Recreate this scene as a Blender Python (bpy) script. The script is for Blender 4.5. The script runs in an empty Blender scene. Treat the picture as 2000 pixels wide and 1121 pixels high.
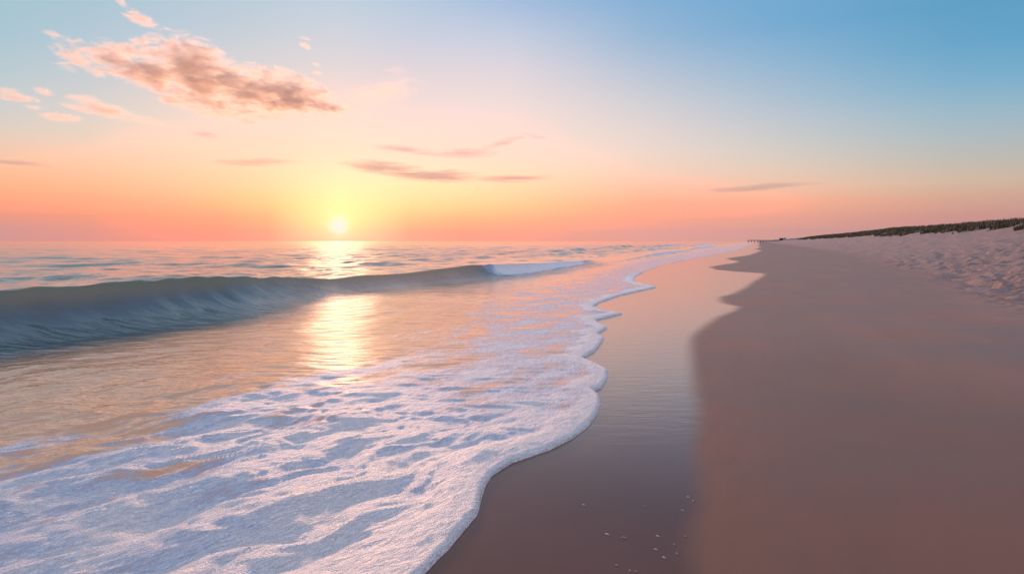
import bpy, bmesh, math, random
import numpy as np
from mathutils import Vector, Matrix

scene = bpy.context.scene
R = math.radians
COL = scene.collection

# ------------------------------------------------------------------ camera
F_PX, H_CAM = 1333.33, 1.7                  # 24 mm lens seen on a 2000 px wide frame
PITCH = math.atan((560.5 - 471.0) / F_PX)
cd = bpy.data.cameras.new('camera')
cd.sensor_width = 36.0
cd.lens = 24.0
cd.clip_start = 0.05
cd.clip_end = 60000.0
cam = bpy.data.objects.new('camera', cd)
COL.objects.link(cam)
cam.location = (0, 0, H_CAM)
cam.rotation_euler = (math.pi / 2 - PITCH, 0, 0)
scene.camera = cam

def ray(px, py):
    X = (px - 1000.0) / F_PX
    Z = -(py - 560.5) / F_PX
    return Vector((X, math.cos(PITCH) + Z * math.sin(PITCH), -math.sin(PITCH) + Z * math.cos(PITCH)))

def azel(px, py):
    d = ray(px, py).normalized()
    return math.atan2(d.x, d.y), math.asin(d.z)

def lin(c):
    out = []
    for x in c:
        x /= 255.0
        out.append(x / 12.92 if x <= 0.04045 else ((x + 0.055) / 1.055) ** 2.4)
    return out

# ------------------------------------------------------------------ exposure
scene.view_settings.view_transform = 'Standard'
scene.view_settings.look = 'None'
scene.view_settings.exposure = 0.0
scene.view_settings.gamma = 1.0
scene.cycles.max_bounces = 8
scene.cycles.volume_bounces = 6
scene.cycles.transparent_max_bounces = 12
scene.cycles.caustics_reflective = False
scene.cycles.caustics_refractive = False
scene.cycles.sample_clamp_indirect = 4.0
scene.cycles.sample_clamp_direct = 1.05
scene.cycles.volume_step_rate = 0.12
scene.cycles.volume_max_steps = 1024

# ------------------------------------------------------------------ sky (world)
# clear-sky colours: columns by azimuth, stops by elevation, measured from the dusk sky
SKY = {
 0:    [(0,(165,196,210)),(100,(174,200,211)),(200,(205,208,208)),(280,(238,207,184)),(330,(253,192,150)),(380,(253,168,124)),(420,(238,150,124)),(450,(215,147,140)),(468,(212,145,138))],
 330:  [(0,(178,200,214)),(100,(200,208,218)),(200,(236,215,207)),(260,(250,222,200)),(320,(254,212,175)),(370,(254,195,145)),(410,(254,170,124)),(440,(253,154,120)),(468,(244,149,130))],
 520:  [(0,(186,205,218)),(100,(212,212,218)),(200,(248,219,203)),(260,(252,226,206)),(300,(254,225,192)),(350,(254,223,168)),(400,(254,206,136)),(430,(254,180,128)),(455,(253,165,132)),(468,(248,160,135))],
 661:  [(0,(190,208,222)),(100,(220,215,220)),(200,(250,223,210)),(260,(253,230,208)),(300,(254,233,200)),(350,(253,242,184)),(400,(254,248,165)),(430,(254,244,160)),(455,(253,222,162)),(468,(252,203,162))],
 800:  [(0,(184,203,222)),(60,(200,208,224)),(120,(222,213,220)),(180,(243,220,218)),(240,(251,226,212)),(300,(254,230,205)),(350,(254,236,185)),(390,(254,230,155)),(420,(254,205,138)),(445,(254,175,132)),(468,(248,165,142))],
 1000: [(0,(165,190,222)),(60,(193,205,224)),(120,(219,212,222)),(180,(238,220,219)),(240,(248,224,214)),(300,(254,226,205)),(350,(254,222,180)),(390,(254,212,150)),(420,(255,185,130)),(445,(254,165,130)),(468,(245,155,138))],
 1250: [(0,(132,176,213)),(60,(150,183,214)),(120,(178,194,215)),(180,(204,206,214)),(240,(226,214,212)),(300,(241,217,204)),(350,(250,204,174)),(390,(255,178,140)),(420,(254,165,130)),(450,(235,158,142)),(468,(225,155,145))],
 1500: [(0,(110,167,209)),(60,(124,173,210)),(120,(148,183,211)),(180,(172,192,210)),(240,(197,201,207)),(300,(217,207,197)),(350,(238,198,172)),(390,(253,175,140)),(420,(240,160,135)),(450,(215,152,142)),(468,(210,150,143))],
 2000: [(0,(95,158,196)),(60,(100,163,200)),(120,(110,170,204)),(180,(140,181,203)),(240,(165,186,197)),(300,(187,185,180)),(350,(207,178,154)),(390,(207,155,135)),(420,(200,142,133)),(450,(192,138,132)),(468,(188,136,132))],
}
HIGH_FILL = [(38, (168, 186, 218)), (60, (208, 202, 226)), (90, (218, 208, 230))]      # unseen overhead sky, made brighter as added fill for foam and sand
BACK_FILL = [(0, (150, 128, 150)), (5, (190, 162, 180)), (12, (176, 182, 214)), (25, (170, 198, 234)), (45, (190, 206, 236)), (60, (206, 206, 234)), (90, (218, 208, 230))]  # unseen rear sky, likewise brightened to add fill light
ELEV = [0.0, 0.8, 1.8, 3.0, 4.2, 5.5, 7.2, 9.0, 11.0, 13.5, 16.0, 19.0, 22.5, 38.0, 60.0, 90.0]

def column(px):
    pts = []
    for y, c in SKY[px][::-1]:
        k = min(max((y - 300) / 60.0, 0), 1)
        pts.append((math.degrees(azel(px, y)[1]), lin((c[0], min(c[1] + 6 * k, 252), c[2] + 9 * k))))
    pts[0] = (0.0, pts[0][1])
    pts += [(e, lin(c)) for e, c in HIGH_FILL]
    e = [p[0] for p in pts]
    return np.array([[np.interp(x, e, [p[1][k] for p in pts]) for k in range(3)] for x in ELEV])

def back_column():
    e = [p[0] for p in BACK_FILL]
    return np.array([[np.interp(x, e, [lin(p[1])[k] for p in BACK_FILL]) for k in range(3)] for x in ELEV])

cols = [(math.degrees(azel(px, 300)[0]), column(px)) for px in SKY]
b = back_column()
cols = [(-180.0, b), (-110.0, 0.75 * b + 0.25 * cols[0][1])] + cols + [(95.0, 0.7 * b + 0.3 * cols[-1][1]), (180.0, b)]

GLOW = 0.9
def catmull(seq):
    out = []
    for i in range(len(seq) - 1):
        out.append(seq[i])
        if 2 <= i <= len(seq) - 4:
            (a0, p0), (a1, p1), (a2, p2), (a3, p3) = seq[i - 1:i + 3]
            m1 = (p2 - p0) / (a2 - a0) * (a2 - a1); m2 = (p3 - p1) / (a3 - a1) * (a2 - a1)
            for f in ((0.5,) if a2 - a1 < 12 else (0.25, 0.5, 0.75)):
                h = (2*f**3 - 3*f**2 + 1) * p1 + (f**3 - 2*f**2 + f) * m1 + (-2*f**3 + 3*f**2) * p2 + (f**3 - f**2) * m2
                out.append((a1 + (a2 - a1) * f, np.clip(h, 0, 1.2)))
    return out + [seq[-1]]
cols = catmull(cols)
# where the red of the glow is past what a picture can hold, the sky itself is brighter still
for _, c in cols:
    k = np.clip((c[:, 0] - 0.90) / 0.10, 0, 1); k = k ** 3
    c[:, 0] += GLOW * k

world = bpy.data.worlds.new("World")
scene.world = world
world.use_nodes = True
wn, wl = world.node_tree.nodes, world.node_tree.links
wn.clear()
w_out = wn.new('ShaderNodeOutputWorld')
w_bg = wn.new('ShaderNodeBackground')
wl.new(w_bg.outputs[0], w_out.inputs[0])
tc = wn.new('ShaderNodeTexCoord')
nrm = wn.new('ShaderNodeVectorMath'); nrm.operation = 'NORMALIZE'
wl.new(tc.outputs['Generated'], nrm.inputs[0])
sep = wn.new('ShaderNodeSeparateXYZ')
wl.new(nrm.outputs[0], sep.inputs[0])

def wmath(op, a, b=None, c=None, clamp=False):
    n = wn.new('ShaderNodeMath'); n.operation = op; n.use_clamp = clamp
    for i, v in enumerate((a, b, c)):
        if v is None: continue
        if isinstance(v, (int, float)): n.inputs[i].default_value = v
        else: wl.new(v, n.inputs[i])
    return n.outputs[0]

elev = wmath('ARCSINE', sep.outputs[2])
az = wmath('ARCTAN2', sep.outputs[0], sep.outputs[1])
# elevation axis stretched near the horizon, where the colours change fastest
def epos(deg): return (max(deg, 0) / 90.0) ** 0.5
e_fac = wmath('POWER', wmath('DIVIDE', wmath('MAXIMUM', elev, 0.0), R(90.0)), 0.5)
def ramp(colours):
    n = wn.new('ShaderNodeValToRGB')
    el = n.color_ramp.elements
    n.color_ramp.interpolation = 'LINEAR'
    for i, (e, c) in enumerate(zip(ELEV, colours)):
        if i == 0: s = el[0]; s.position = 0.0
        elif i == len(ELEV) - 1: s = el[-1]; s.position = 1.0
        else: s = el.new(epos(e))
        s.color = (c[0], c[1], c[2], 1.0)
    wl.new(e_fac, n.inputs[0])
    return n.outputs[0]
cur = ramp(cols[0][1])
for (a0, _), (a1, c1) in zip(cols[:-1], cols[1:]):
    m = wn.new('ShaderNodeMapRange')
    m.inputs[1].default_value = R(a0); m.inputs[2].default_value = R(a1)
    wl.new(az, m.inputs[0])
    x = wn.new('ShaderNodeMix'); x.data_type = 'RGBA'
    wl.new(m.outputs[0], x.inputs[0])
    wl.new(cur, x.inputs[6]); wl.new(ramp(c1), x.inputs[7])
    cur = x.outputs[2]
# the sun's disc and its close halo
SUN_AZ, SUN_EL = azel(661, 440)
sdir = Vector((math.sin(SUN_AZ) * math.cos(SUN_EL), math.cos(SUN_AZ) * math.cos(SUN_EL), math.sin(SUN_EL)))
dot = wn.new('ShaderNodeVectorMath'); dot.operation = 'DOT_PRODUCT'
wl.new(nrm.outputs[0], dot.inputs[0]); dot.inputs[1].default_value = sdir
th = wmath('ARCCOSINE', wmath('MINIMUM', dot.outputs['Value'], 1.0))
def halo(sig_deg, colour, cur):
    g = wmath('EXPONENT', wmath('MULTIPLY', wmath('POWER', wmath('DIVIDE', th, R(sig_deg)), 2.0), -1.0))
    s = wn.new('ShaderNodeVectorMath'); s.operation = 'SCALE'
    s.inputs[0].default_value = colour; wl.new(g, s.inputs['Scale'])
    a = wn.new('ShaderNodeVectorMath'); a.operation = 'ADD'
    wl.new(cur, a.inputs[0]); wl.new(s.outputs[0], a.inputs[1])
    return a.outputs[0]
cur = halo(0.62, (0.1, 0.22, 0.62), cur)
cur = halo(2.1, (0.05, 0.08, 0.02), cur)
wl.new(cur, w_bg.inputs[0])
w_bg.inputs[1].default_value = 1.0

# ------------------------------------------------------------------ sun lamp
LAMP_EL = R(7.5)
sl = bpy.data.lights.new('sun', 'SUN')
sl.energy = 3.0
sl.angle = R(4.5)
sl.color = (1.0, 0.52, 0.31)
sun = bpy.data.objects.new('sun', sl)
COL.objects.link(sun)
ld = Vector((math.sin(SUN_AZ) * math.cos(LAMP_EL), math.cos(SUN_AZ) * math.cos(LAMP_EL), math.sin(LAMP_EL)))
sun.rotation_euler = ld.to_track_quat('Z', 'Y').to_euler()

# ------------------------------------------------------------------ numeric noise
def _hash(ix, iy, seed):
    h = (ix.astype(np.int64) * 374761393 + iy.astype(np.int64) * 668265263 + seed * 1442695041) & 0xFFFFFFFF
    h = ((h ^ (h >> 13)) * 1274126177) & 0xFFFFFFFF
    h = (h ^ (h >> 16)) & 0xFFFFFFFF
    return h

_GA = np.linspace(0, 2 * np.pi, 256, endpoint=False)
_GX, _GY = np.cos(_GA).astype(np.float32), np.sin(_GA).astype(np.float32)
def perlin(x, y, seed=0):
    x = np.asarray(x, np.float32); y = np.asarray(y, np.float32)
    x0 = np.floor(x); y0 = np.floor(y)
    fx = x - x0; fy = y - y0
    ix = x0.astype(np.int64); iy = y0.astype(np.int64)
    u = fx * fx * fx * (fx * (fx * 6 - 15) + 10)
    v = fy * fy * fy * (fy * (fy * 6 - 15) + 10)
    def g(dx, dy):
        h = _hash(ix + dx, iy + dy, seed) & 255
        return _GX[h] * (fx - dx) + _GY[h] * (fy - dy)
    a = g(0, 0) * (1 - u) + g(1, 0) * u
    c = g(0, 1) * (1 - u) + g(1, 1) * u
    return (a * (1 - v) + c * v) * 1.5

def fbm(x, y, seed=0, octaves=4, gain=0.5):
    s = 0; a = 1.0
    for o in range(octaves):
        s = s + a * perlin(x * 2.0 ** o + 17.3 * o, y * 2.0 ** o - 9.1 * o, seed + o)
        a *= gain
    return s

def sstep(a, b, x):
    t = np.clip((x - a) / (b - a), 0, 1)
    return t * t * (3 - 2 * t)

# ------------------------------------------------------------------ beach coordinates
# u runs along the shore away from the camera, v runs inland; the shore heads 19.8 degrees right of the view
BA = R(19.8)
SB, CB = math.sin(BA), math.cos(BA)
def to_xy(u, v): return u * SB + v * CB, u * CB - v * SB
def to_uv(x, y): return x * SB + y * CB, x * CB - y * SB

EDGE = [(-60,-1.2),(-8,-1.9),(0,-1.7),(1.6,-1.62),(2.4,-1.55),(3.04,-1.57),(3.42,-1.575),(3.8,-1.60),(4.3,-1.74),(4.51,-1.775),(4.83,-1.735),(5.24,-1.55),(5.6,-1.46),(6.02,-1.42),(6.5,-1.44),(6.92,-1.50),
        (7.3,-1.60),(7.51,-1.72),(7.7,-1.66),(8.2,-1.70),(8.74,-1.80),(9.1,-2.0),(9.6,-2.36),(10.3,-2.33),(11.2,-2.42),(11.78,-2.50),(12.3,-2.74),(13.2,-2.74),(13.7,-2.98),(14.42,-3.27),(15.2,-3.12),(15.95,-2.96),(16.4,-3.5),(17.49,-4.02),
        (19.0,-4.15),(21.68,-4.06),(24.0,-3.75),(25.81,-3.5),(27,-4.1),(29,-4.9),(32.95,-5.56),(40,-6.1),(52.5,-6.56),(66,-6.2),(81.3,-5.55),(100,-5.1),(125.7,-4.27),(180,-3.9),(267,-3.7),(400,-3.5),(700,-3.6),(1500,-4),(20000,-4)]
WET = [(-60,0.3),(0,-0.1),(3.5,-0.24),(4.8,-0.35),(7.04,-0.56),(9.0,-0.78),(11.12,-0.98),(12.2,-1.06),(13.02,-1.05),(14.4,-0.95),(15.82,-0.83),(17.4,-0.52),(18.47,-0.47),(19.4,-0.9),(20.4,-1.0),(21.6,-1.05),(23,-0.75),(26,-0.45),
       (31,-0.1),(35.5,0.3),(37.78,0.3),(40,-1.2),(42.5,-2.4),(47.18,-3.1),(51,-2.6),(56,-1.7),(61.33,-1.6),(66,-2.6),(72,-3.0),(85,-1.2),(100,-0.6),(127.8,0.6),(160,-0.6),(200,0.8),(260,-0.4),(330,1.0),(450,0.2),(700,1.0),(1500,0.5),(20000,0)]
_eu, _ev = np.array(EDGE, float).T
_wu, _wv = np.array(WET, float).T
def edge_v(u):
    base = np.interp(u, _eu, _ev)
    sc = np.clip(u * 0.06, 0.25, 6.0)
    return base + 0.03 * np.minimum(sc, 1.5) * fbm(u / sc, u * 0 + 3.3, 5, 3)
def wet_v(u):
    sc = np.clip(u * 0.08, 0.6, 8.0)
    return np.interp(u, _wu, _wv) + 0.04 * sc * fbm(u / sc, u * 0 + 7.7, 9, 2)

def smooth_edge(u):
    return -2.2 - 1.8 * sstep(4, 40, u)

def ground_z(u, v, E):
    z = 0.012 * np.clip(v + 2.0, -30, 60)
    t = E - v
    z = z - 0.10 * sstep(0.0, 0.6, t)
    far = sstep(8, 30, u)
    toe = 7.6 + 1.5 * perlin(u / 25.0, u * 0 + 1.5, 31)
    ridge = 3.15 + 0.45 * perlin(u / 34.0, u * 0 + 8.5, 33) - 0.5 * sstep(300, 900, u)
    d = np.clip((v - toe) / (24.5 - toe), 0, 1.25)
    z = z + ridge * np.where(d < 1, d ** 1.55 * (1.0 + 0.0 * d), 1 + 0.35 * (d - 1)) * 1.0
    z = z - 0.012 * np.clip(v - 30, 0, 1e9) * 0.2
    return z

# ------------------------------------------------------------------ mesh helpers
def grid_normals(P):
    du = np.gradient(P, axis=0); dv = np.gradient(P, axis=1)
    n = np.cross(du, dv)
    n /= np.linalg.norm(n, axis=2, keepdims=True) + 1e-12
    if n[..., 2].mean() < 0: n = -n
    return n

def mesh_from_grid(name, P, face_mask, mat, attrs=None, uv=None, normals=None, flip=False):
    nu, nt = P.shape[:2]
    idx = np.arange(nu * nt).reshape(nu, nt)
    q = np.stack([idx[:-1, :-1], idx[1:, :-1], idx[1:, 1:], idx[:-1, 1:]], axis=-1)
    q = q[face_mask]
    if flip: q = q[:, ::-1]
    used, inv = np.unique(q, return_inverse=True)
    co = P.reshape(-1, 3)[used].astype(np.float32)
    q = inv.reshape(-1, 4).astype(np.int32)
    me = bpy.data.meshes.new(name)
    me.vertices.add(len(co)); me.vertices.foreach_set('co', co.ravel())
    me.loops.add(q.size); me.loops.foreach_set('vertex_index', q.ravel())
    me.polygons.add(len(q))
    me.polygons.foreach_set('loop_start', np.arange(0, q.size, 4, dtype=np.int32))
    me.update(calc_edges=True)
    me.polygons.foreach_set('use_smooth', np.ones(len(q), bool))
    for k, a in (attrs or {}).items():
        at = me.attributes.new(k, 'FLOAT', 'POINT')
        at.data.foreach_set('value', a.reshape(-1)[used].astype(np.float32))
    if uv is not None:
        l = me.uv_layers.new(name='UVMap')
        l.data.foreach_set('uv', uv.reshape(-1, 2)[used][q.ravel()].astype(np.float32).ravel())
    if normals is not None:
        me.normals_split_custom_set_from_vertices(normals.reshape(-1, 3)[used].astype(np.float32))
    me.materials.append(mat)
    o = bpy.data.objects.new(name, me)
    COL.objects.link(o)
    return o

class NT:
    """small helper around a material's node tree"""
    def __init__(s, name):
        s.m = bpy.data.materials.new(name); s.m.use_nodes = True
        s.n, s.l = s.m.node_tree.nodes, s.m.node_tree.links
        s.n.clear()
        s.out = s.n.new('ShaderNodeOutputMaterial')
    def put(s, sock, v):
        if v is None: return
        if isinstance(v, bpy.types.NodeSocket): s.l.new(v, sock)
        elif isinstance(v, (tuple, list)) and len(v) == 3 and sock.type == 'RGBA': sock.default_value = (*v, 1)
        else: sock.default_value = v
    def math(s, op, a, b=None, c=None, clamp=False):
        n = s.n.new('ShaderNodeMath'); n.operation = op; n.use_clamp = clamp
        for i, v in enumerate((a, b, c)): s.put(n.inputs[i], v)
        return n.outputs[0]
    def attr(s, name):
        n = s.n.new('ShaderNodeAttribute'); n.attribute_name = name
        return n.outputs['Fac']
    def coord(s, which='Object'):
        return s.n.new('ShaderNodeTexCoord').outputs[which]
    def mapping(s, vec, loc=(0,0,0), rot=(0,0,0), scale=(1,1,1)):
        n = s.n.new('ShaderNodeMapping')
        s.l.new(vec, n.inputs[0])
        n.inputs[1].default_value = loc; n.inputs[2].default_value = rot; n.inputs[3].default_value = scale
        return n.outputs[0]
    def noise(s, vec, scale, detail=3.0, rough=0.5, dist=0.0):
        n = s.n.new('ShaderNodeTexNoise')
        s.l.new(vec, n.inputs['Vector'])
        n.inputs['Scale'].default_value = scale; n.inputs['Detail'].default_value = detail
        n.inputs['Roughness'].default_value = rough; n.inputs['Distortion'].default_value = dist
        return n.outputs[0]
    def voronoi(s, vec, scale, feature='F1'):
        n = s.n.new('ShaderNodeTexVoronoi'); n.feature = feature
        s.l.new(vec, n.inputs['Vector']); n.inputs['Scale'].default_value = scale
        return n.outputs['Distance']
    def remap(s, v, a, b, c=0.0, d=1.0, smooth=True):
        n = s.n.new('ShaderNodeMapRange')
        if smooth: n.interpolation_type = 'SMOOTHSTEP'
        s.put(n.inputs[0], v)
        for i, x in enumerate((a, b, c, d)): s.put(n.inputs[i + 1], x)
        return n.outputs[0]
    def mixc(s, f, a, b):
        n = s.n.new('ShaderNodeMix'); n.data_type = 'RGBA'
        s.put(n.inputs[0], f); s.put(n.inputs[6], a); s.put(n.inputs[7], b)
        return n.outputs[2]
    def bump(s, h, dist, strength=1.0, normal=None):
        n = s.n.new('ShaderNodeBump')
        s.put(n.inputs['Height'], h); s.put(n.inputs['Distance'], dist); s.put(n.inputs['Strength'], strength)
        if normal is not None: s.l.new(normal, n.inputs['Normal'])
        return n.outputs[0]
    def bsdf(s, color, rough, ior=1.45, normal=None, spec=None, **kw):
        n = s.n.new('ShaderNodeBsdfPrincipled')
        s.put(n.inputs['Base Color'], color); s.put(n.inputs['Roughness'], rough); s.put(n.inputs['IOR'], ior)
        if spec is not None: s.put(n.inputs['Specular IOR Level'], spec)
        if normal is not None: s.l.new(normal, n.inputs['Normal'])
        for k, v in kw.items(): s.put(n.inputs[k], v)
        return n.outputs[0]
    def mixs(s, f, a, b):
        n = s.n.new('ShaderNodeMixShader')
        s.put(n.inputs[0], f); s.l.new(a, n.inputs[1]); s.l.new(b, n.inputs[2])
        return n.outputs[0]
    def surface(s, sh): s.l.new(sh, s.out.inputs[0]); return s.m

def tag(o, label=None, cat=None, group=None, kind=None):
    if label: o['label'] = label
    if cat: o['category'] = cat
    if group: o['group'] = group
    if kind: o['kind'] = kind
    return o

# ------------------------------------------------------------------ materials
def make_sand():
    t = NT('sand')
    co = t.coord('Object')
    wet = t.attr('wet'); veg = t.attr('veg'); rough_zone = t.attr('rough')
    al = t.mapping(co, rot=(0, 0, BA), scale=(1, 1, 1))       # shore-aligned: x inland, y along
    streak = t.noise(t.mapping(al, scale=(1.2, 0.12, 1)), 1.0, 3, 0.55)
    blotch = t.noise(co, 0.45, 4, 0.55)
    grain = t.noise(co, 260.0, 2, 0.6)
    dry_c = t.mixc(t.remap(streak, 0.3, 0.7), (0.28, 0.098, 0.042), (0.315, 0.116, 0.052))
    dry_c = t.mixc(t.remap(blotch, 0.35, 0.7), dry_c, (0.215, 0.108, 0.070))
    dry_c = t.mixc(t.math('MULTIPLY', t.remap(grain, 0.35, 0.75), 0.22), dry_c, (0.19, 0.095, 0.065))
    dry_c = t.mixc(t.math('MULTIPLY', t.attr('sheen_fade'), 0.6), dry_c, (0.12, 0.036, 0.012))  # near sand painted darker, imitating the grazing sheen fading towards the camera
    dry_c = t.mixc(rough_zone, dry_c, (0.42, 0.25, 0.205))
    dry_c = t.mixc(veg, dry_c, (0.045, 0.042, 0.022))
    hb = t.math('ADD', t.math('MULTIPLY', grain, 0.10), t.math('MULTIPLY', t.noise(t.mapping(al, scale=(3.0, 0.9, 1)), 1.6, 3), 0.8))
    n_dry = t.bump(hb, 0.012, 0.55)
    hr = t.noise(t.mapping(co, rot=(0, 0, R(10)), scale=(0.45, 1.6, 1)), 2.6, 5, 0.62, 0.8)
    n_dry = t.bump(t.math('MULTIPLY', hr, rough_zone), 0.55, 1.0, n_dry)
    dry = t.bsdf(dry_c, 0.50, 1.5, n_dry)
    # wet, mirror-like sand with faint backwash ripples
    rip = t.noise(t.mapping(co, rot=(0, 0, R(-8)), scale=(1.6, 6.0, 1)), 1.35, 3, 0.5, 0.4)
    rip2 = t.noise(t.mapping(co, rot=(0, 0, R(-14)), scale=(2.2, 9.0, 1)), 3.2, 2, 0.5, 0.3)
    n_wet = t.bump(t.math('MULTIPLY', t.math('ADD', rip, t.math('MULTIPLY', rip2, 0.35)), t.remap(t.attr('film'), 0.03, 0.45)), 0.011, 0.35)
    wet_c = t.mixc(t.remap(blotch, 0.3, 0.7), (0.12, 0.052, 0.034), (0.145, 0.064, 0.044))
    wet_c = t.mixc(t.attr('film'), wet_c, (0.26, 0.13, 0.085))  # warm reflected sky painted into the base colour of the farther wet sand
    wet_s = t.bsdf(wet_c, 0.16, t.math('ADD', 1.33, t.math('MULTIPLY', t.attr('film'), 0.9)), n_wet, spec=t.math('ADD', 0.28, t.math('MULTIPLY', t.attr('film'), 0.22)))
    return t.surface(t.mixs(wet, dry, wet_s))

def make_water():
    t = NT('sea_water')
    co = t.coord('Object'); uv = t.coord('UV')
    foam_a = t.attr('foam'); deep = t.attr('deep'); face = t.attr('face'); far = t.attr('far'); swash = t.attr('swash')
    # --- water
    r1 = t.noise(t.mapping(co, rot=(0, 0, R(12)), scale=(0.42, 1.9, 1)), 2.6, 4, 0.55, 0.7)
    r2 = t.noise(t.mapping(co, rot=(0, 0, R(-16)), scale=(0.6, 1.5, 1)), 7.5, 3, 0.5, 0.4)
    rf = t.noise(t.mapping(co, rot=(0, 0, R(8)), scale=(0.5, 1.4, 1)), 0.55, 5, 0.62, 0.3)
    rib = t.noise(t.mapping(uv, scale=(9.0, 0.9, 1)), 1.0, 3, 0.55, 0.25)
    h = t.math('ADD', t.math('MULTIPLY', r1, t.math('ADD', 0.030, t.math('MULTIPLY', deep, 0.012))), t.math('MULTIPLY', r2, 0.011))
    h = t.math('MULTIPLY', h, t.math('SUBTRACT', 1.0, t.math('MULTIPLY', face, 0.75)))
    h = t.math('ADD', h, t.math('MULTIPLY', t.math('MULTIPLY', rib, t.attr('ribs')), 0.06))
    h = t.math('ADD', h, t.math('MULTIPLY', t.math('MULTIPLY', rf, far), 0.13))
    nw = t.bump(h, 1.0, 0.7)
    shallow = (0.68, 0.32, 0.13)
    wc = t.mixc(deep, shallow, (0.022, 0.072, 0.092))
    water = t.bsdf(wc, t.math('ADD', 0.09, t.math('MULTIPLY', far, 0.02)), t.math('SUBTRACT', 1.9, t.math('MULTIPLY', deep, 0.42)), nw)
    trl = t.n.new('ShaderNodeBsdfTranslucent')
    trl.inputs[0].default_value = (0.34, 0.58, 0.50, 1)
    t.l.new(nw, trl.inputs['Normal'])
    water = t.mixs(t.math('MULTIPLY', t.attr('thin'), 0.65), water, trl.outputs[0])
    # --- foam
    fl = t.mapping(co, rot=(0, 0, R(38)), scale=(1, 1, 1))
    lace = t.noise(t.mapping(fl, scale=(3.2, 1.0, 1)), 2.6, 5, 0.62, 0.9)
    fine = t.noise(t.mapping(fl, scale=(3.0, 1.0, 1)), 15.0, 5, 0.68, 0.6)
    fine2 = t.noise(t.mapping(fl, rot=(0, 0, R(-9)), scale=(2.6, 1.0, 1)), 5.5, 3, 0.55, 0.8)
    bub = t.voronoi(co, 85.0)
    cov = t.math('ADD', foam_a, t.math('MULTIPLY', t.math('SUBTRACT', lace, 0.5), 0.9))
    cov = t.math('ADD', cov, t.math('MULTIPLY', t.math('SUBTRACT', fine, 0.5), 0.75))
    fac = t.remap(cov, 0.28, 0.72)
    hf = t.math('ADD', t.math('MULTIPLY', fine, 0.045), t.math('MULTIPLY', t.math('MULTIPLY', bub, foam_a), 0.010))
    hf = t.math('ADD', hf, t.math('MULTIPLY', fine2, 0.08))
    nf = t.bump(hf, 1.0, 1.0)
    fc = t.mixc(t.remap(cov, 0.45, 0.95), (0.50, 0.68, 0.88), (0.98, 0.94, 0.92))
    foam = t.bsdf(fc, 0.55, 1.35, nf, spec=0.35)
    return t.surface(t.mixs(fac, water, foam))

SAND = make_sand()
WATER = make_water()

# ------------------------------------------------------------------ beach and dune
def spaced(start, stop, first, growth):
    out = [start]; d = first
    while out[-1] < stop:
        out.append(out[-1] + d); d *= growth
    return out

bu = np.array(sorted(set([-60, -30, -15, -8] + list(np.arange(-5, 1.5, 0.25)) + list(np.arange(1.5, 8, 0.06)) + spaced(8, 12000, 0.06, 1.0045))))
bv = np.array(list(np.arange(-12, -7.5, 0.5)) + list(np.arange(-7.5, 1.2, 0.07)) + list(np.arange(1.2, 5.5, 0.12)) + list(np.arange(5.5, 27, 0.085)) + spaced(27, 900, 0.3, 1.12))
U, V = np.meshgrid(bu, bv, indexing='ij')
E2 = edge_v(bu)[:, None] + 0 * V
Z = ground_z(U, V, E2)
W2 = wet_v(bu)[:, None]
soft = np.clip(0.10 + 0.004 * U, 0.1, 0.5)
wet = 1 - sstep(-soft, soft * 0.9, V - W2 + 0.05 * fbm(U / np.clip(U * .1, .8, 9), V * 1.3, 12, 2))
wet = np.where(V < E2, 1.0, wet)
toe_n = 6.0 + 2.2 * np.exp(-((U - 15) / 14.0) ** 2) * -0.3 + 3.2 * sstep(25, 80, U) + 0.9 * perlin(U / 9.0, V / 9.0, 41)
rough = sstep(-0.4, 2.6, V - toe_n)
cell = np.clip(0.0045 * np.abs(U), 0.05, 50)
def att(wl_): return np.clip((wl_ / cell - 2.0) / 2.0, 0, 1)
RU = U + 0.5 * perlin(U / 2.0, V / 2.0, 61); RV = V + 0.4 * perlin(U / 1.7 + 5, V / 1.7, 62)
chop = 0.10 * perlin(RU / 0.9, RV / 0.6, 51) * att(.9) + 0.095 * perlin(RU / 0.55, RV / 0.38, 52) * att(0.5) + 0.09 * perlin(RU / 2.9, RV / 1.5, 53) * att(2.6)
chop = chop - 0.05 * np.abs(perlin(RU / 0.8, RV / 0.6, 54)) * att(.8)
Z = Z + 1.35 * rough * chop
Z = Z + 0.012 * perlin(U / 3.0, V / 1.2, 55) * sstep(0.0, 1.5, V) * (1 - rough)
veg_line = 23.0 + 1.2 * perlin(U / 6.0, V * 0 + 2, 71) + 1.7 * perlin(U / 2.6, V / 2.0, 72) * att(2.2) - 1.5 * sstep(60, 200, U)
veg = sstep(-0.25, 0.25, V - veg_line)
Z = Z + veg * 0.22 * np.maximum(0, fbm(U / 3.0, V / 2.2, 74, 3))
X, Y = to_xy(U, V)
P = np.stack([X, Y, Z], -1)
N = grid_normals(P)
fv = 0.5 * (V[:-1, :-1] + V[1:, 1:])
A = dict(wet=wet, veg=veg, rough=rough, film=sstep(3.8, 10, U), sheen_fade=np.clip((1 - sstep(2.5, 16, U + 0.8 * np.abs(V - 1.0) * 0.6 + 1.2 * perlin(U / 4.0, V / 3.0, 57))), 0, 1))
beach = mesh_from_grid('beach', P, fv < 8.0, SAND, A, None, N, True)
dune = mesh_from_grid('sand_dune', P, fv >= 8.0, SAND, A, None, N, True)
tag(beach, 'smooth brown sand beach, mirror wet along the water', kind='structure')
tag(dune, 'wind rippled pale sand dune along the right', kind='structure')

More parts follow.
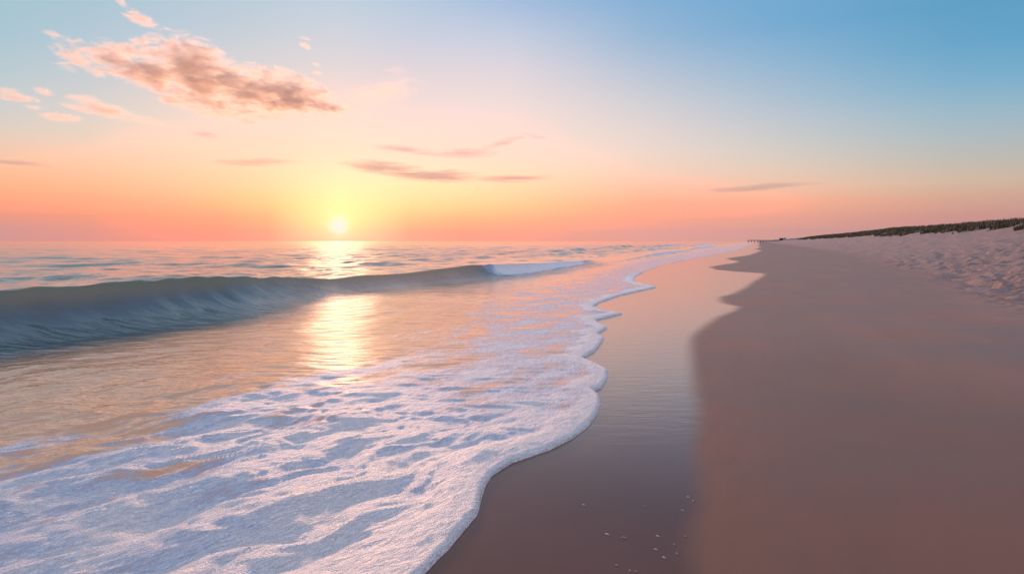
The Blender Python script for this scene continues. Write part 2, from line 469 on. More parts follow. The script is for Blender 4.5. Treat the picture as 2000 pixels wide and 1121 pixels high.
# ------------------------------------------------------------------ sea, wave and foam on one tessellated water surface
su = np.array(sorted(set([-400, -150, -80, -45, -28, -18, -12] + list(np.arange(-8, 1.6, 0.2)) + list(np.arange(1.6, 4.6, 0.024)) + spaced(4.6, 15000, 0.025, 1.0058))))
st = np.array([-0.02, 0.0, 0.004, 0.01, 0.018, 0.03, 0.045] + list(np.arange(0.064, 6.2, 0.024)) + list(np.arange(6.2, 19.0, 0.04)) + spaced(19.0, 15000, 0.04, 1.0145))
U, T = np.meshgrid(su, st, indexing='ij')
E1 = edge_v(su)
SL = np.gradient(E1, su); SLN = np.sqrt(1 + SL ** 2)[:, None]
mean_e = smooth_edge(su)
wE = 1 - sstep(1.0, 7.0, T)
V = (E1[:, None] * wE + mean_e[:, None] * (1 - wE)) - T
TN = T / SLN                                                  # distance from the foam's edge
cell_u = np.clip(0.0058 * np.abs(U), 0.024, 80); cell_t = np.gradient(st)[None, :] + 0 * U
cell = np.maximum(cell_u, cell_t)
def att(w): return np.clip((w / cell - 2.0) / 2.5, 0, 1)

# breaking wave: crest line, height, width of the concave face
cu = np.array([-60, 0, 8.7, 10.9, 14, 16.2, 19, 22, 23.5, 26, 28.4, 31.4, 36, 41, 50, 56, 62, 200])
cv = np.array([-13.0, -13.2, -13.3, -13.3, -13.5, -13.8, -14.1, -14.0, -13.8, -13.3, -12.8, -12.4, -12.2, -12.2, -12.2, -12.4, -12.5, -13])
ch = np.array([0.55, 0.62, 0.77, 0.87, 0.83, 0.66, 0.50, 0.40, 0.33, 0.41, 0.56, 0.58, 0.47, 0.37, 0.25, 0.1, 0.0, 0.0])
def sm(u, a, bb, w=1.2):
    return (np.interp(u - w, a, bb) + 2 * np.interp(u, a, bb) + np.interp(u + w, a, bb)) / 4
crest = sm(su, cu, cv) + 0.10 * perlin(su / 1.9, su * 0 + 4.4, 80)
hgt = sm(su, cu, ch) * (1 + 0.045 * perlin(su / 1.3, su * 0 + 2.2, 81) + 0.03 * perlin(su / 0.45, su * 0 + 5.2, 82))
broken = sstep(29.0, 31.5, su) * (1 - sstep(46, 52, su))
Wc = (V - crest[:, None])                                     # >0 shoreward of the crest
WF = (1.15 + 1.1 * (hgt / 0.75))[:, None]
front = np.clip(1 - Wc / WF, 0, 1)
frontshape = np.where(Wc > 0, front ** 2.15, 0)
backshape = np.where(Wc <= 0, 0.72 * np.exp(-(Wc / 1.1) ** 2) + 0.28 * np.exp(-(Wc / 3.2) ** 2), 0)
wave = hgt[:, None] * (frontshape + backshape)
trough = -0.05 * np.exp(-((Wc - WF - 0.3) / 1.1) ** 2) * sstep(0, 0.3, hgt)[:, None]
facez = np.where(Wc > -0.15, sstep(0.02, 0.25, frontshape + (Wc <= 0)), np.exp(-((Wc + .15) / .25) ** 2)) * sstep(0.12, 0.3, hgt)[:, None]
thin = facez * sstep(0.35, 0.95, wave / np.maximum(hgt[:, None], .05)) * sstep(.15, .4, hgt)[:, None]

# wind waves of the open sea
rng = np.random.default_rng(11)
near = V > -40
swell = np.zeros_like(V)
open_amp = sstep(10.5, 17.0, -V) * 1.0 + 0.4 * sstep(5.5, 8.5, -V) * (1 - sstep(10.5, 13, -V))
Xw, Yw = to_xy(U, V)
PX = Xw + 0.7 * perlin(Xw / 6, Yw / 6, 90); PY = Yw + 0.7 * perlin(Xw / 6 + 40, Yw / 6, 91)
for i in range(34):
    L = 0.5 * (14.0 / 0.5) ** (rng.random())
    ang = BA + math.pi / 2 + rng.normal(0, 0.65) + 0.35
    k = 2 * math.pi / L
    a = 0.026 * L / (2 * math.pi) * (1.0 if L < 4 else 0.7)
    ph = k * (math.sin(ang) * PX + math.cos(ang) * PY) + rng.random() * 6.283
    s = np.sin(ph)
    swell += a * (s + 0.25 * np.cos(2 * ph)) * att(L)
swell *= open_amp
long_sea = np.zeros_like(V)
for i in range(26):
    L = 1.6 * (10.0 / 1.6) ** (rng.random())
    ang = BA + math.pi / 2 + rng.normal(0, 0.5) + 0.45
    k = 2 * math.pi / L
    ph = k * (math.sin(ang) * PX + math.cos(ang) * PY) + rng.random() * 6.283
    long_sea += 0.012 * L / (2 * math.pi) * (np.sin(ph) + 0.3 * np.cos(2 * ph)) * att(L)
patch = 0.35 + 1.0 * sstep(-0.3, 0.5, perlin(Xw / 38.0, Yw / 26.0, 95))
swell += long_sea * patch * sstep(17, 30, -V) * (1 - 0.6 * sstep(300, 1200, -V))
# low distant swells rising toward the bar, and rows of whitewater far along the shore
def far_swell(uc, vc, lu, lv, h):
    return h * np.exp(-((U - uc) / lu) ** 2) * np.exp(-((V - vc - 0.02 * (U - uc)) / np.where(V > vc, lv * 0.55, lv)) ** 2)
fs = far_swell(82, -23, 10, 1.6, 0.42) + far_swell(118, -30, 14, 2.0, 0.5) + far_swell(60, -27, 9, 1.8, 0.22) + far_swell(180, -34, 30, 2.4, 0.55) + far_swell(40, -26, 8, 1.8, 0.15)
fs = fs + far_swell(92, -11.0, 26, 1.3, 0.36) + far_swell(170, -12, 50, 1.8, 0.45) + far_swell(300, -20, 90, 3.0, 0.55) + far_swell(70, -16.5, 8, 1.0, 0.16) + far_swell(135, -19, 26, 1.6, 0.36) + far_swell(230, -27, 55, 2.6, 0.6)

# foam cover (before the lace in the material)
lim = 4.15 + 0.9 * fbm(U / 1.3, V / 0.9, 100, 3) * att(.6) + 2.3 * sstep(9, 20, U) + 2.5 * sstep(20, 60, U)
body = 1 - sstep(-2.2, 1.6, (-V - 1.5) - lim + 0.9 * fbm((U * 0.94 + V * 0.34) / 1.1, (V * 0.94 - U * 0.34) / 0.28, 106, 3) * att(.28))
level = 0.88 - 0.30 * sstep(5.0, 8.5, U + 0.25 * V + 1.2) - 0.10 * sstep(9, 16, U)
flow = fbm((U * 0.94 + V * 0.34) / 1.5, (V * 0.94 - U * 0.34) / 0.5, 101, 4)
body = body * np.clip(level + 0.30 * flow * att(.5), 0, 1)
bw = 0.34 + 0.010 * np.clip(U, 0, 60) + 0.14 * perlin(U / 0.9, U * 0 + 6, 103) * np.clip(U / 5, .6, 3)
band = 1 - sstep(0.35, 1.35, TN / np.maximum(bw, 0.12) + 0.35 * fbm(U / 0.5, V / 0.5, 104, 2) * att(.5))
band = band * (1 - 0.65 * sstep(27, 45, U))
foam = np.maximum(body, band)
foam = np.maximum(foam, (broken[:, None] * sstep(0.03, 0.13, wave) * (0.95 + 0.3 * fbm(U / 0.8, V / 0.5, 107, 3))))
lipfoam = np.exp(-((Wc + 0.02 + 0.05 * perlin(U / 0.7, U * 0, 133)) / 0.07) ** 2) * sstep(.3, .5, hgt)[:, None] * np.clip(0.34 + 0.5 * perlin(U / 1.4, U * 0 + 3, 134), 0, 0.6)
feather = facez * np.clip(perlin(U * 5.0, Wc * 0.8, 109), 0, 1) * sstep(15, 20, U) * (1 - sstep(30, 34, U)) * 0.42
foam = np.maximum(foam, np.maximum(lipfoam, feather))
fs_face = far_swell(92, -10.6, 26, 0.7, 1.0) + far_swell(170, -11.4, 50, 1.0, 1.0) + far_swell(300, -19, 90, 1.6, 1.0) + 0.8 * far_swell(135, -18.2, 20, 0.8, 1) + 0.8 * far_swell(230, -26, 45, 1.3, 1) + 0.55 * far_swell(82, -22.6, 6, .8, 1) + 0.5 * far_swell(118, -29.4, 9, 1, 1)
foam = np.maximum(foam, np.clip(fs_face * 0.8, 0, 0.9))
foam = np.maximum(foam, 0.36 * sstep(28, 70, U) * (1 - sstep(6, 12, T)))

# swash relief: mounds, flow streaks and short backwash ripples
m = T < 12.0
cols_ok = m.any(0)
k = np.nonzero(cols_ok)[0].max() + 1
u_, v_ = U[:, :k], V[:, :k]
x_, y_ = Xw[:, :k], Yw[:, :k]
def attk(w): return np.clip((w / cell[:, :k] - 2.0) / 2.5, 0, 1)
fa = (u_ * 0.95 + v_ * 0.31); fb = (v_ * 0.95 - u_ * 0.31)
wx = 0.12 * perlin(u_ / 0.5, v_ / 0.5, 110); wy = 0.12 * perlin(u_ / 0.5 + 9, v_ / 0.5, 111)
mound = 0.058 * perlin((fa + wx) / 0.95, (fb + wy) / 0.36, 112) + 0.017 * perlin((fa + wx) / 0.44, (fb + wy) / 0.15, 113) + 0.011 * perlin((fa + wx) / 0.24, (fb + wy) / 0.075, 114) + 0.006 * perlin((fa + wx) / 0.14, (fb + wy) / 0.045, 123)
near_m = 1 - sstep(4.6, 7.5, u_ + 0.25 * v_ + 1.2)
ripx = x_ + 0.10 * perlin(x_ / 0.5, y_ / 0.5, 115); ripy = y_ + 0.07 * perlin(x_ / 0.4, y_ / 0.35, 116) + 0.10 * x_
rsc = 1 + 0.03 * np.clip(u_ - 6, 0, 60)
rip = 0.017 * perlin(ripx / (0.34 * rsc), ripy / (0.115 * rsc), 117) * rsc + 0.010 * perlin(ripx / 0.18, ripy / 0.07, 118) * attk(.08) + 0.018 * perlin(ripx / 0.9, ripy / 0.36, 119)
rel = mound * near_m + rip * (1 - 0.75 * near_m)
tt = T[:, :k]
calm = 1 - 0.45 * sstep(3.6, 5.5, -v_ - 1.0)
bandk = band[:, :k]
rel = rel * calm * sstep(0.0, 0.35, TN[:, :k]) * (1 - 0.55 * bandk) * (1 - sstep(9, 12, tt)) * attk(.16)
relief = np.zeros_like(V); relief[:, :k] = rel

# edge lip of thick foam
lip_h = (0.034 + 0.010 * perlin(U / 0.5, U * 0 + 1, 120)) * (1 - 0.3 * sstep(20, 60, U))
lip_r = 0.055
q = np.clip(TN / lip_r, 0, 1)
lip = lip_h * np.sqrt(np.clip(1 - (1 - q) ** 2, 0, 1)) * (0.55 + 0.45 * band)
crown = 0.016 * np.exp(-((TN - 0.22) / 0.16) ** 2)
bubbly = np.zeros_like(V); bubbly[:, :k] = (0.006 * perlin(x_ / 0.035, y_ / 0.035, 121) * attk(.05) + 0.008 * perlin(x_ / 0.09, y_ / 0.09, 122) * attk(.09)) * bandk * sstep(0.02, 0.1, TN[:, :k])
zg = ground_z(su, E1, E1 + 0.0)[:, None]
base = zg * (1 - sstep(0.3, 3.5, T)) - 0.02 * sstep(2, 8, T)
Zs = base + lip + crown + bubbly + relief + wave + trough + swell + fs
wk = wave > 0.04
rough_w = np.zeros_like(V)
rough_w[:, :] = broken[:, None] * sstep(0.05, 0.3, wave) * (0.17 * fbm(U / 0.8, V / 0.4, 130, 4)) * att(.4)
Zs = Zs + rough_w
Zs[:, 0] = zg[:, 0] - 0.03
# the crest leans shoreward
lean = (0.42 * hgt[:, None] * (wave / np.maximum(hgt[:, None], .05)) ** 3) * (hgt[:, None] > .05)
Vl = V + np.where(near, lean, 0)
X, Y = to_xy(U, Vl)
P = np.stack([X, Y, Zs], -1)
N = grid_normals(P)
dist = np.hypot(X, Y)
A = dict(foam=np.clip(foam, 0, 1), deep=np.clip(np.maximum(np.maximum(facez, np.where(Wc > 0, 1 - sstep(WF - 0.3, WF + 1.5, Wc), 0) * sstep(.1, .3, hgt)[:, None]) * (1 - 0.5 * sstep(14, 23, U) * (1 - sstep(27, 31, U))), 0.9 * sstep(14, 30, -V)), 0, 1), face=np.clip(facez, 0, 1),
         far=sstep(25, 90, dist) * sstep(10, 16, -V), thin=np.clip(thin, 0, 1), ribs=np.clip(facez * (0.12 + 0.88 * sstep(12, 19, U)), 0, 1), swash=1 - sstep(4, 8, T))
UVs = np.stack([U, T], -1)
ff = foam[:-1, :-1] + foam[1:, 1:] + foam[1:, :-1] + foam[:-1, 1:]
ft = 0.5 * (T[:-1, :-1] + T[1:, 1:])
fw = 0.25 * (facez[:-1, :-1] + facez[1:, 1:] + facez[1:, :-1] + facez[:-1, 1:])
is_foam = ff * 0.25 > 0.5
is_wave = ~is_foam & (fw > 0.4)
is_swash = ~is_foam & ~is_wave & (ft < 9)
is_sea = ~is_foam & ~is_wave & ~is_swash
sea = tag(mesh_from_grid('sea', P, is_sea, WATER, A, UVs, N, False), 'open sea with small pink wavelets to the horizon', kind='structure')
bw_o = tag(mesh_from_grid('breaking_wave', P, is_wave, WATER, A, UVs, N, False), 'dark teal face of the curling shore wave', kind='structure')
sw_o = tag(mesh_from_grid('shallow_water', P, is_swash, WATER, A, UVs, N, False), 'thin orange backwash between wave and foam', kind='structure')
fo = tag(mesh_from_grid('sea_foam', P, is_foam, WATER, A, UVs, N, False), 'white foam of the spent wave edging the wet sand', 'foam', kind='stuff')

def ground_at(u, v):
    u = np.atleast_1d(np.asarray(u, float)); v = np.atleast_1d(np.asarray(v, float))
    return ground_z(u, v, edge_v(u))

# ------------------------------------------------------------------ dune grass
def simple(name, colour, rough=0.7, var=None, scale=3.0):
    t = NT(name)
    c = colour
    if var: c = t.mixc(t.remap(t.noise(t.coord('Object'), scale, 3), 0.3, 0.7), colour, var)
    return t.surface(t.bsdf(c, rough, spec=0.3))
GRASS = simple('dune_grass', (0.075, 0.066, 0.032), 0.7, (0.150, 0.105, 0.060), 0.35)
rg = np.random.default_rng(5)
NB = 60000
gu = 22 * (420 / 22.0) ** (rg.random(NB) ** 0.8)
gv = 21.0 + 8.5 * rg.random(NB) ** 1.1
vl = 23.0 + 1.2 * perlin(gu / 6.0, gu * 0 + 2, 71) + 1.7 * perlin(gu / 2.6, gv / 2.0, 72) * (gu < 160) - 1.5 * sstep(60, 200, gu)
keep = (gv > vl - 0.1) & (perlin(gu / 1.6, gv / 1.2, 140) > -0.12)
gu, gv = gu[keep], gv[keep]
gx, gy = to_xy(gu, gv)
gz = ground_at(gu, gv)
n = len(gu)
clump = 0.5 + 0.5 * perlin(gu / 3.0, gv / 2.0, 141)
hh = (0.25 + 0.55 * clump + 0.25 * rg.random(n)) * (0.75 + 0.25 * sstep(22, 26, gv))
ww = np.clip(gu * 0.0007, 0.012, 0.25) * (0.6 + 0.8 * rg.random(n))
a = rg.random(n) * 6.283
bend = 0.35 * hh * (0.4 + rg.random(n))
ba = R(35) + rg.normal(0, 0.9, n)
c_ = np.stack([gx, gy, gz - 0.03], -1)
side = np.stack([np.cos(a) * ww, np.sin(a) * ww, 0 * a], -1)
mid = c_ + np.stack([np.sin(ba) * bend * .35, np.cos(ba) * bend * .35, hh * .6], -1)
tip = c_ + np.stack([np.sin(ba) * bend, np.cos(ba) * bend, hh], -1)
gverts = np.concatenate([c_ - side, c_ + side, mid + side * .6, mid - side * .6, tip], 0)
i = np.arange(n)
quads = np.stack([i, i + n, i + 2 * n, i + 3 * n], -1)
tris = np.stack([i + 3 * n, i + 2 * n, i + 4 * n], -1)
gm = bpy.data.meshes.new('dune_grass')
gm.from_pydata(gverts.tolist(), [], quads.tolist() + tris.tolist())
gm.materials.append(GRASS)
go = bpy.data.objects.new('dune_grass', gm); COL.objects.link(go)
tag(go, 'dark green beach grass along the dune crest', 'grass', kind='stuff')

# ------------------------------------------------------------------ small shell fragments on the wet sand
SHELL = {
 'cream': simple('shell_cream', (0.60, 0.46, 0.39), 0.35, (0.66, 0.50, 0.42), 60),
 'peach': simple('shell_peach', (0.78, 0.48, 0.34), 0.35, (0.72, 0.46, 0.34), 60),
 'grey': simple('shell_grey', (0.42, 0.35, 0.34), 0.4, (0.32, 0.27, 0.26), 60),
}
def shell_mesh(L, Wd, hgt_, seed):
    rnd = random.Random(seed)
    bm = bmesh.new()
    nr, na = 5, 18
    rings = []
    for s in (1, -1):
        rs = []
        for r in range(1, nr + 1):
            f = r / nr
            ring = []
            for j in range(na):
                an = 2 * math.pi * j / na
                pinch = 1 - 0.35 * max(0, math.cos(an)) ** 3
                rad = f * (1 + 0.05 * math.sin(an * 5 + seed) * f)
                x = math.cos(an) * rad * L / 2
                y = math.sin(an) * rad * Wd / 2 * pinch
                z = hgt_ * (1 - f ** 2) + 0.02 * hgt_ * math.cos(an * 12) * f - (0 if s == 1 else 0.18 * hgt_ + 0.0006)
                ring.append(bm.verts.new((x, y, z)))
            rs.append(ring)
        top = bm.verts.new((0, 0, hgt_ * 1.02 - (0 if s == 1 else 0.18 * hgt_ + 0.0006)))
        for j in range(na):
            f = (top, rs[0][j], rs[0][(j + 1) % na])
            bm.faces.new(f if s == 1 else f[::-1])
        for r in range(nr - 1):
            for j in range(na):
                f = (rs[r][j], rs[r + 1][j], rs[r + 1][(j + 1) % na], rs[r][(j + 1) % na])
                bm.faces.new(f if s == 1 else f[::-1])
        rings.append(rs[-1])
    for j in range(na):
        bm.faces.new((rings[0][j], rings[1][j], rings[1][(j + 1) % na], rings[0][(j + 1) % na]))
    for f in bm.faces: f.smooth = True
    me = bpy.data.meshes.new('shell_fragment')
    bm.to_mesh(me); bm.free()
    return me
SHELLS = [  # photo position, length, width, colour, label
 (1186, 1043, .038, .012, 'peach', 'long peach shell sliver, brightest one on the dark wet sand'),
 (1219, 1050, .040, .009, 'grey', 'thin grey shell sliver just right of the bright peach one'),
 (1285, 1048, .036, .009, 'cream', 'thin cream shell sliver lying alone right of the grey sliver'),
 (1281, 1074, .028, .010, 'cream', 'short cream shell piece below the thin cream sliver'),
 (1297, 1090, .024, .012, 'cream', 'stubby pale shell chip, lower right of the short cream piece'),
 (1317, 1065, .020, .009, 'grey', 'dull grey shell chip right of the short cream piece'),
 (1322, 1083, .019, .013, 'grey', 'round grey shell chip nearest the dry sand at the bottom'),
 (1339, 1049, .017, .010, 'grey', 'tiny dark grey shell chip close to the dry sand edge'),
 (1333, 998, .032, .008, 'cream', 'slanting pale shell sliver high up beside the dry sand'),
 (1344, 972, .024, .010, 'cream', 'small pale shell chip farthest up beside the dry sand'),
 (1354, 980, .017, .013, 'grey', 'round grey shell speck touching the dry sand edge'),
 (1140, 985, .026, .010, 'cream', 'lone cream shell chip near the foam edge'),
 (1260, 989, .012, .010, 'grey', 'faint grey shell speck alone in mid wet sand'),
 (1204, 1104, .022, .010, 'grey', 'grey shell chip at the very bottom, left of two specks'),
 (1230, 1115, .013, .011, 'cream', 'pale round shell speck at the bottom edge'),
 (1242, 1117, .014, .010, 'grey', 'dim grey shell speck at the bottom, right of the pale speck'),
]
for i, (px, py, L, Wd, c, lab) in enumerate(SHELLS):
    d = ray(px, py)
    k = (0.015 - H_CAM) / d.z
    x, y = d.x * k, d.y * k
    uu, vv = to_uv(x, y)
    z = float(ground_at(uu, vv)[0])
    L *= 0.9; Wd *= 0.8
    me = shell_mesh(L, Wd, 0.004 + Wd * .3, i + 1)
    me.materials.append(SHELL[c])
    o = bpy.data.objects.new('shell_fragment', me); COL.objects.link(o)
    o.location = (x, y, z + 0.001)
    o.rotation_euler = (R(4), R(-3), R(-48 + 10 * math.sin(i * 2.1)))
    tag(o, lab, 'shell', 'shell fragments on the wet sand')

# ------------------------------------------------------------------ far pier and hut
def add_box(bm, x0, x1, y0, y1, z0, z1):
    v = [bm.verts.new(p) for p in ((x0,y0,z0),(x1,y0,z0),(x1,y1,z0),(x0,y1,z0),(x0,y0,z1),(x1,y0,z1),(x1,y1,z1),(x0,y1,z1))]
    for f in ((3,2,1,0),(4,5,6,7),(0,1,5,4),(1,2,6,5),(2,3,7,6),(3,0,4,7)): bm.faces.new([v[q_] for q_ in f])
def part(name, boxes, mat, parent=None):
    bm = bmesh.new()
    for b_ in boxes: add_box(bm, *b_)
    bmesh.ops.bevel(bm, geom=bm.edges[:], offset=0.03, segments=1, affect='EDGES')
    me = bpy.data.meshes.new(name); bm.to_mesh(me); bm.free()
    me.materials.append(mat)
    o = bpy.data.objects.new(name, me); COL.objects.link(o)
    if parent: o.parent = parent
    return o
def empty(name, loc, rz=0):
    o = bpy.data.objects.new(name, None); COL.objects.link(o)
    o.location = loc; o.rotation_euler = (0, 0, rz)
    return o
WOOD = simple('weathered_wood', (0.15, 0.095, 0.08), 0.8, (0.20, 0.13, 0.11), 0.5)
WHITE = simple('white_paint', (0.80, 0.78, 0.76), 0.6, (0.7, 0.68, 0.66), 0.6)
DARK = simple('dark_boards', (0.07, 0.045, 0.04), 0.8, (0.1, 0.07, 0.06), 0.6)
D = 700.0
def at(px, z):
    return (px - 1000) / F_PX * D, D, z
pr = empty('pier', at(1526, 0.0))
LP = (1526 - 1459) / F_PX * D
part('deck', [(-LP, 0, -1.6, 1.6, 1.9, 2.5)], WOOD, pr)
part('railing', [(-LP, 0, -1.5, -1.38, 3.05, 3.15)] + [(-x_ - .06, -x_ + .06, -1.5, -1.38, 2.505, 3.047) for x_ in np.arange(1.0, LP, 2.2)], WOOD, pr)
for k_ in range(12):
    x_ = -1.2 - k_ * (LP - 2.0) / 11
    part('pile', [(x_ - .22, x_ + .22, -1.2, -.76, -1.5, 1.895)], WOOD, pr)
tag(pr, 'low dark wooden pier on piles, far off where beach meets sea', 'pier')
sh = empty('storage_shed', at(1524.5, 2.505))
part('wall', [(-1.6, 1.6, -1.2, 1.2, 0.0, 1.9)], DARK, sh)
part('roof', [(-1.8, 1.8, -1.4, 1.4, 1.905, 2.2)], DARK, sh)
tag(sh, 'tiny dark shed at the landward end of the far pier', 'shed')
hx, hy, _ = at(1530.5, 0)
hu, hv = to_uv(hx, hy)
hz = float(ground_at(hu, hv)[0])
ht = empty('beach_hut', (hx, hy, hz - 0.1))
hb_ = max(0.2, 3.1 - hz)
part('wall', [(-1.5, 1.5, -1.3, 1.3, 0.0, hb_ + 1.5)], WHITE, ht)
part('roof', [(-1.75, 1.75, -1.55, 1.55, hb_ + 1.505, hb_ + 1.85)], WHITE, ht)
part('door', [(-.45, .45, -1.36, -1.304, 0.3, hb_ + 1.0)], DARK, ht)
tag(ht, 'tiny bright white beach hut on the far dune beside the pier', 'hut')

# ------------------------------------------------------------------ clouds (volumes at their own distance)
def cloud(name, label, blobs, dist, dens, noise_m, aniso=0.52, colour=(1.0, 0.88, 0.78), amp=1.3, group='clouds at sunset', stretch=(1, 1, 1), tilt=0.0, thr=0.55):
    """blobs: (px, py, half length px, half height px, tilt degrees clockwise, weight)"""
    s_ = dist / F_PX
    cx = sum(b_[0] for b_ in blobs) / len(blobs); cy = sum(b_[1] for b_ in blobs) / len(blobs)
    c0 = ray(cx, cy).normalized() * dist + Vector((0, 0, H_CAM))
    az0 = math.atan2(c0.x, c0.y)
    rot = Matrix.Rotation(-az0, 4, 'Z')
    t = NT('cloud_vapour')
    co = t.coord('Object')
    bm = bmesh.new()
    dens_s = None
    for (px, py, rx, ry, tl, w) in blobs:
        p = ray(px, py).normalized() * dist + Vector((0, 0, H_CAM)) - c0
        p = rot.inverted() @ p
        rad = Vector((rx * s_, (rx * 0.45 + ry * 0.55) * s_, ry * s_))
        Mr = Matrix.Rotation(R(tl), 4, 'Y')
        M = Matrix.Translation(p) @ Mr @ Matrix.Diagonal((rad.x, rad.y, rad.z, 1))
        bmesh.ops.create_icosphere(bm, subdivisions=4, radius=1.0, matrix=M)
        mp = t.n.new('ShaderNodeMapping'); mp.vector_type = 'TEXTURE'
        t.l.new(co, mp.inputs[0])
        mp.inputs[1].default_value = p; mp.inputs[2].default_value = (0, R(tl), 0); mp.inputs[3].default_value = rad
        ln = t.n.new('ShaderNodeVectorMath'); ln.operation = 'LENGTH'
        t.l.new(mp.outputs[0], ln.inputs[0])
        f = t.math('MULTIPLY', t.math('SUBTRACT', 1.0, ln.outputs['Value'], clamp=True), w)
        dens_s = f if dens_s is None else t.math('MAXIMUM', dens_s, f)
    nz = t.noise(t.mapping(co, rot=(0, R(-tilt), 0), scale=stretch), 1.0 / noise_m, 8, 0.70, 0.9)
    v = t.math('ADD', dens_s, t.math('MULTIPLY', t.math('SUBTRACT', nz, thr), amp))
    v = t.math('MULTIPLY', v, t.remap(dens_s, 0.0, 0.18))
    v = t.math('MAXIMUM', v, 0.0)
    v = t.math('MULTIPLY', t.remap(v, 0.0, 0.5), dens / s_ / 10.0)
    pv = t.n.new('ShaderNodeVolumePrincipled')
    pv.inputs['Color'].default_value = (*colour, 1)
    pv.inputs['Anisotropy'].default_value = aniso
    t.l.new(v, pv.inputs['Density'])
    t.l.new(pv.outputs[0], t.out.inputs['Volume'])
    me = bpy.data.meshes.new(name); bm.to_mesh(me); bm.free()
    me.materials.append(t.m)
    o = bpy.data.objects.new(name, me); COL.objects.link(o)
    o.location = c0; o.rotation_euler = (0, 0, -az0)
    if len(blobs) > 1:
        md = o.modifiers.new('union', 'REMESH'); md.mode = 'VOXEL'
        md.voxel_size = max(2.0, min(min(b_[3] for b_ in blobs) * s_ * 0.28, 60.0))
    tag(o, label, 'cloud', group)
    return o

cloud('cloud', 'largest cloud, long mauve and orange mass with glowing lower edge',
      [(295, 140, 115, 36, 15, 1.0), (385, 140, 105, 60, 24, 1.2), (470, 175, 130, 46, 16, 1.05), (560, 182, 115, 44, 14, 1.2), (625, 205, 62, 26, 6, 0.95), (215, 122, 85, 22, 22, .75), (400, 195, 130, 34, 16, .8)],
      6000, 0.62, 95, amp=6.6, thr=0.565, stretch=(0.6, 1, 1.7), tilt=15)
cloud('cloud', 'broken wispy chain of cloud reaching up left from the largest cloud', [(105, 70, 20, 9, 10, .8), (120, 92, 18, 14, 50, .7), (150, 118, 50, 16, 28, .8), (130, 130, 26, 10, 10, .7)], 6000, 0.5, 120, amp=4.0, stretch=(.5, 1, 1.6), tilt=25)
cloud('cloud', 'pink streaky cloud near the top edge above the largest cloud', [(275, 38, 36, 13, 22, 1)], 6000, 0.55, 90, amp=3.3, stretch=(.5, 1, 2), tilt=22)
cloud('cloud', 'small pink wisp cut by the top edge of the sky', [(237, 4, 14, 8, 35, 1)], 6000, 0.5, 60, amp=3.3)
cloud('cloud', 'little bright oval cloud just above the largest cloud', [(275, 83, 21, 9, 12, 1)], 6000, 0.6, 60, amp=2.9, stretch=(.6, 1, 1.6), tilt=12)
cloud('cloud', 'grey mauve wisp hugging the upper left of the largest cloud', [(225, 98, 38, 16, 22, .8)], 6200, 0.40, 100, amp=3.5, stretch=(.5, 1, 2), tilt=22)
cloud('cloud', 'small yellow oval cloud, right one of the trio at the left edge', [(86, 179, 18, 8, 14, 1)], 6000, 0.55, 60, amp=2.6)
cloud('cloud', 'ragged yellow cloud touching the left edge of the picture', [(12, 177, 22, 7, -4, 1), (35, 191, 34, 9, 4, 1)], 6000, 0.55, 70, amp=3.1, stretch=(.6, 1, 1.6))
cloud('cloud', 'tiny yellow cloud under the trio at the left edge', [(67, 210, 16, 5, 6, 1)], 6000, 0.5, 50, amp=2.6)
cloud('cloud', 'pink combed streak cloud below the left part of the largest cloud', [(150, 208, 36, 9, 14, .8), (205, 214, 66, 16, 16, 1), (255, 230, 60, 12, 10, .7)], 6000, 0.40, 110, amp=4.0, stretch=(.35, 1, 2.4), tilt=16)
cloud('cloud', 'flat pale yellow cloud below the pink combed streaks', [(118, 229, 36, 9, 2, 1)], 6000, 0.4, 70, amp=2.6)
cloud('cloud', 'pair of thin white dashes high above the right end of the largest cloud', [(597, 76, 15, 4, 6, 1), (598, 91, 16, 7, 18, 1)], 6000, 0.55, 45, amp=2.9, stretch=(.5, 1, 2), tilt=12)
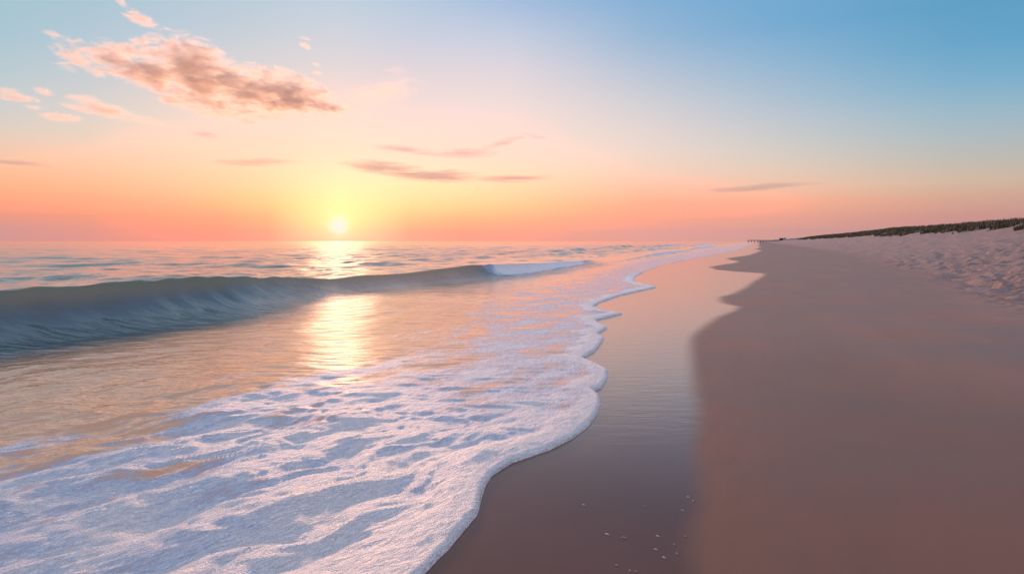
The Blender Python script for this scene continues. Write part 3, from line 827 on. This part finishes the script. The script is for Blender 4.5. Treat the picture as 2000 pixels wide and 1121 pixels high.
cloud('cloud', 'tiny tilted white dash, upper of two over the largest cloud tip', [(618, 127, 12, 4, 18, 1)], 6000, 0.5, 40, amp=2.6)
cloud('cloud', 'tiny yellow dash, lower of two over the largest cloud tip', [(621, 143, 13, 5, 0, 1)], 6000, 0.5, 40, amp=2.6)
cloud('cloud', 'feathery pale cream cloud right of the largest cloud', [(705, 200, 40, 26, 30, .8), (755, 180, 80, 30, -12, .9), (775, 140, 40, 16, 10, .6)], 6500, 0.12, 170, amp=3.7, stretch=(.6, 1, 1.5), tilt=-10)
cloud('cloud', 'small pink smudge of cloud under the middle of the largest cloud', [(402, 263, 34, 8, 6, 1)], 7000, 0.24, 49, aniso=0.1, colour=(1.0, 0.86, 0.70), amp=4.9, stretch=(.25, 1, 3.0))
cloud('cloud', 'thin pink line of cloud above the sun, left one', [(500, 317, 92, 9, -2, 1)], 9000, 0.17, 99, aniso=0.1, colour=(1.0, 0.86, 0.70), amp=5.2, stretch=(.25, 1, 3.0))
cloud('cloud', 'thin wavy mauve cloud with an upturned right end', [(800, 293, 86, 8, 5, .9), (910, 300, 84, 11, 0, 1), (980, 280, 70, 8, -18, .9), (1040, 265, 36, 6, 12, .9)], 9000, 0.19, 111, aniso=0.1, colour=(1.0, 0.86, 0.70), amp=4.9, stretch=(.25, 1, 3.0))
cloud('cloud', 'broad flat salmon cloud band right above the sun', [(760, 330, 110, 16, 6, 1), (850, 343, 130, 14, 2, 1.1), (990, 349, 110, 8, -1, 1.1)], 10000, 0.24, 148, aniso=0.1, colour=(1.0, 0.86, 0.70), amp=5.2, stretch=(.25, 1, 3.0))
cloud('cloud', 'thin straight pink cloud line at the left edge, low in the sky', [(30, 318, 72, 5, 3, 1.1)], 9000, 0.24, 99, aniso=0.1, colour=(1.0, 0.86, 0.70), amp=3.3, stretch=(.25, 1, 3.0))
cloud('cloud', 'faint slim pink cloud low over the far beach', [(1475, 367, 130, 7, -3, 1.1)], 10000, 0.19, 124, aniso=0.1, colour=(1.0, 0.86, 0.70), amp=3.6, stretch=(.25, 1, 3.0))
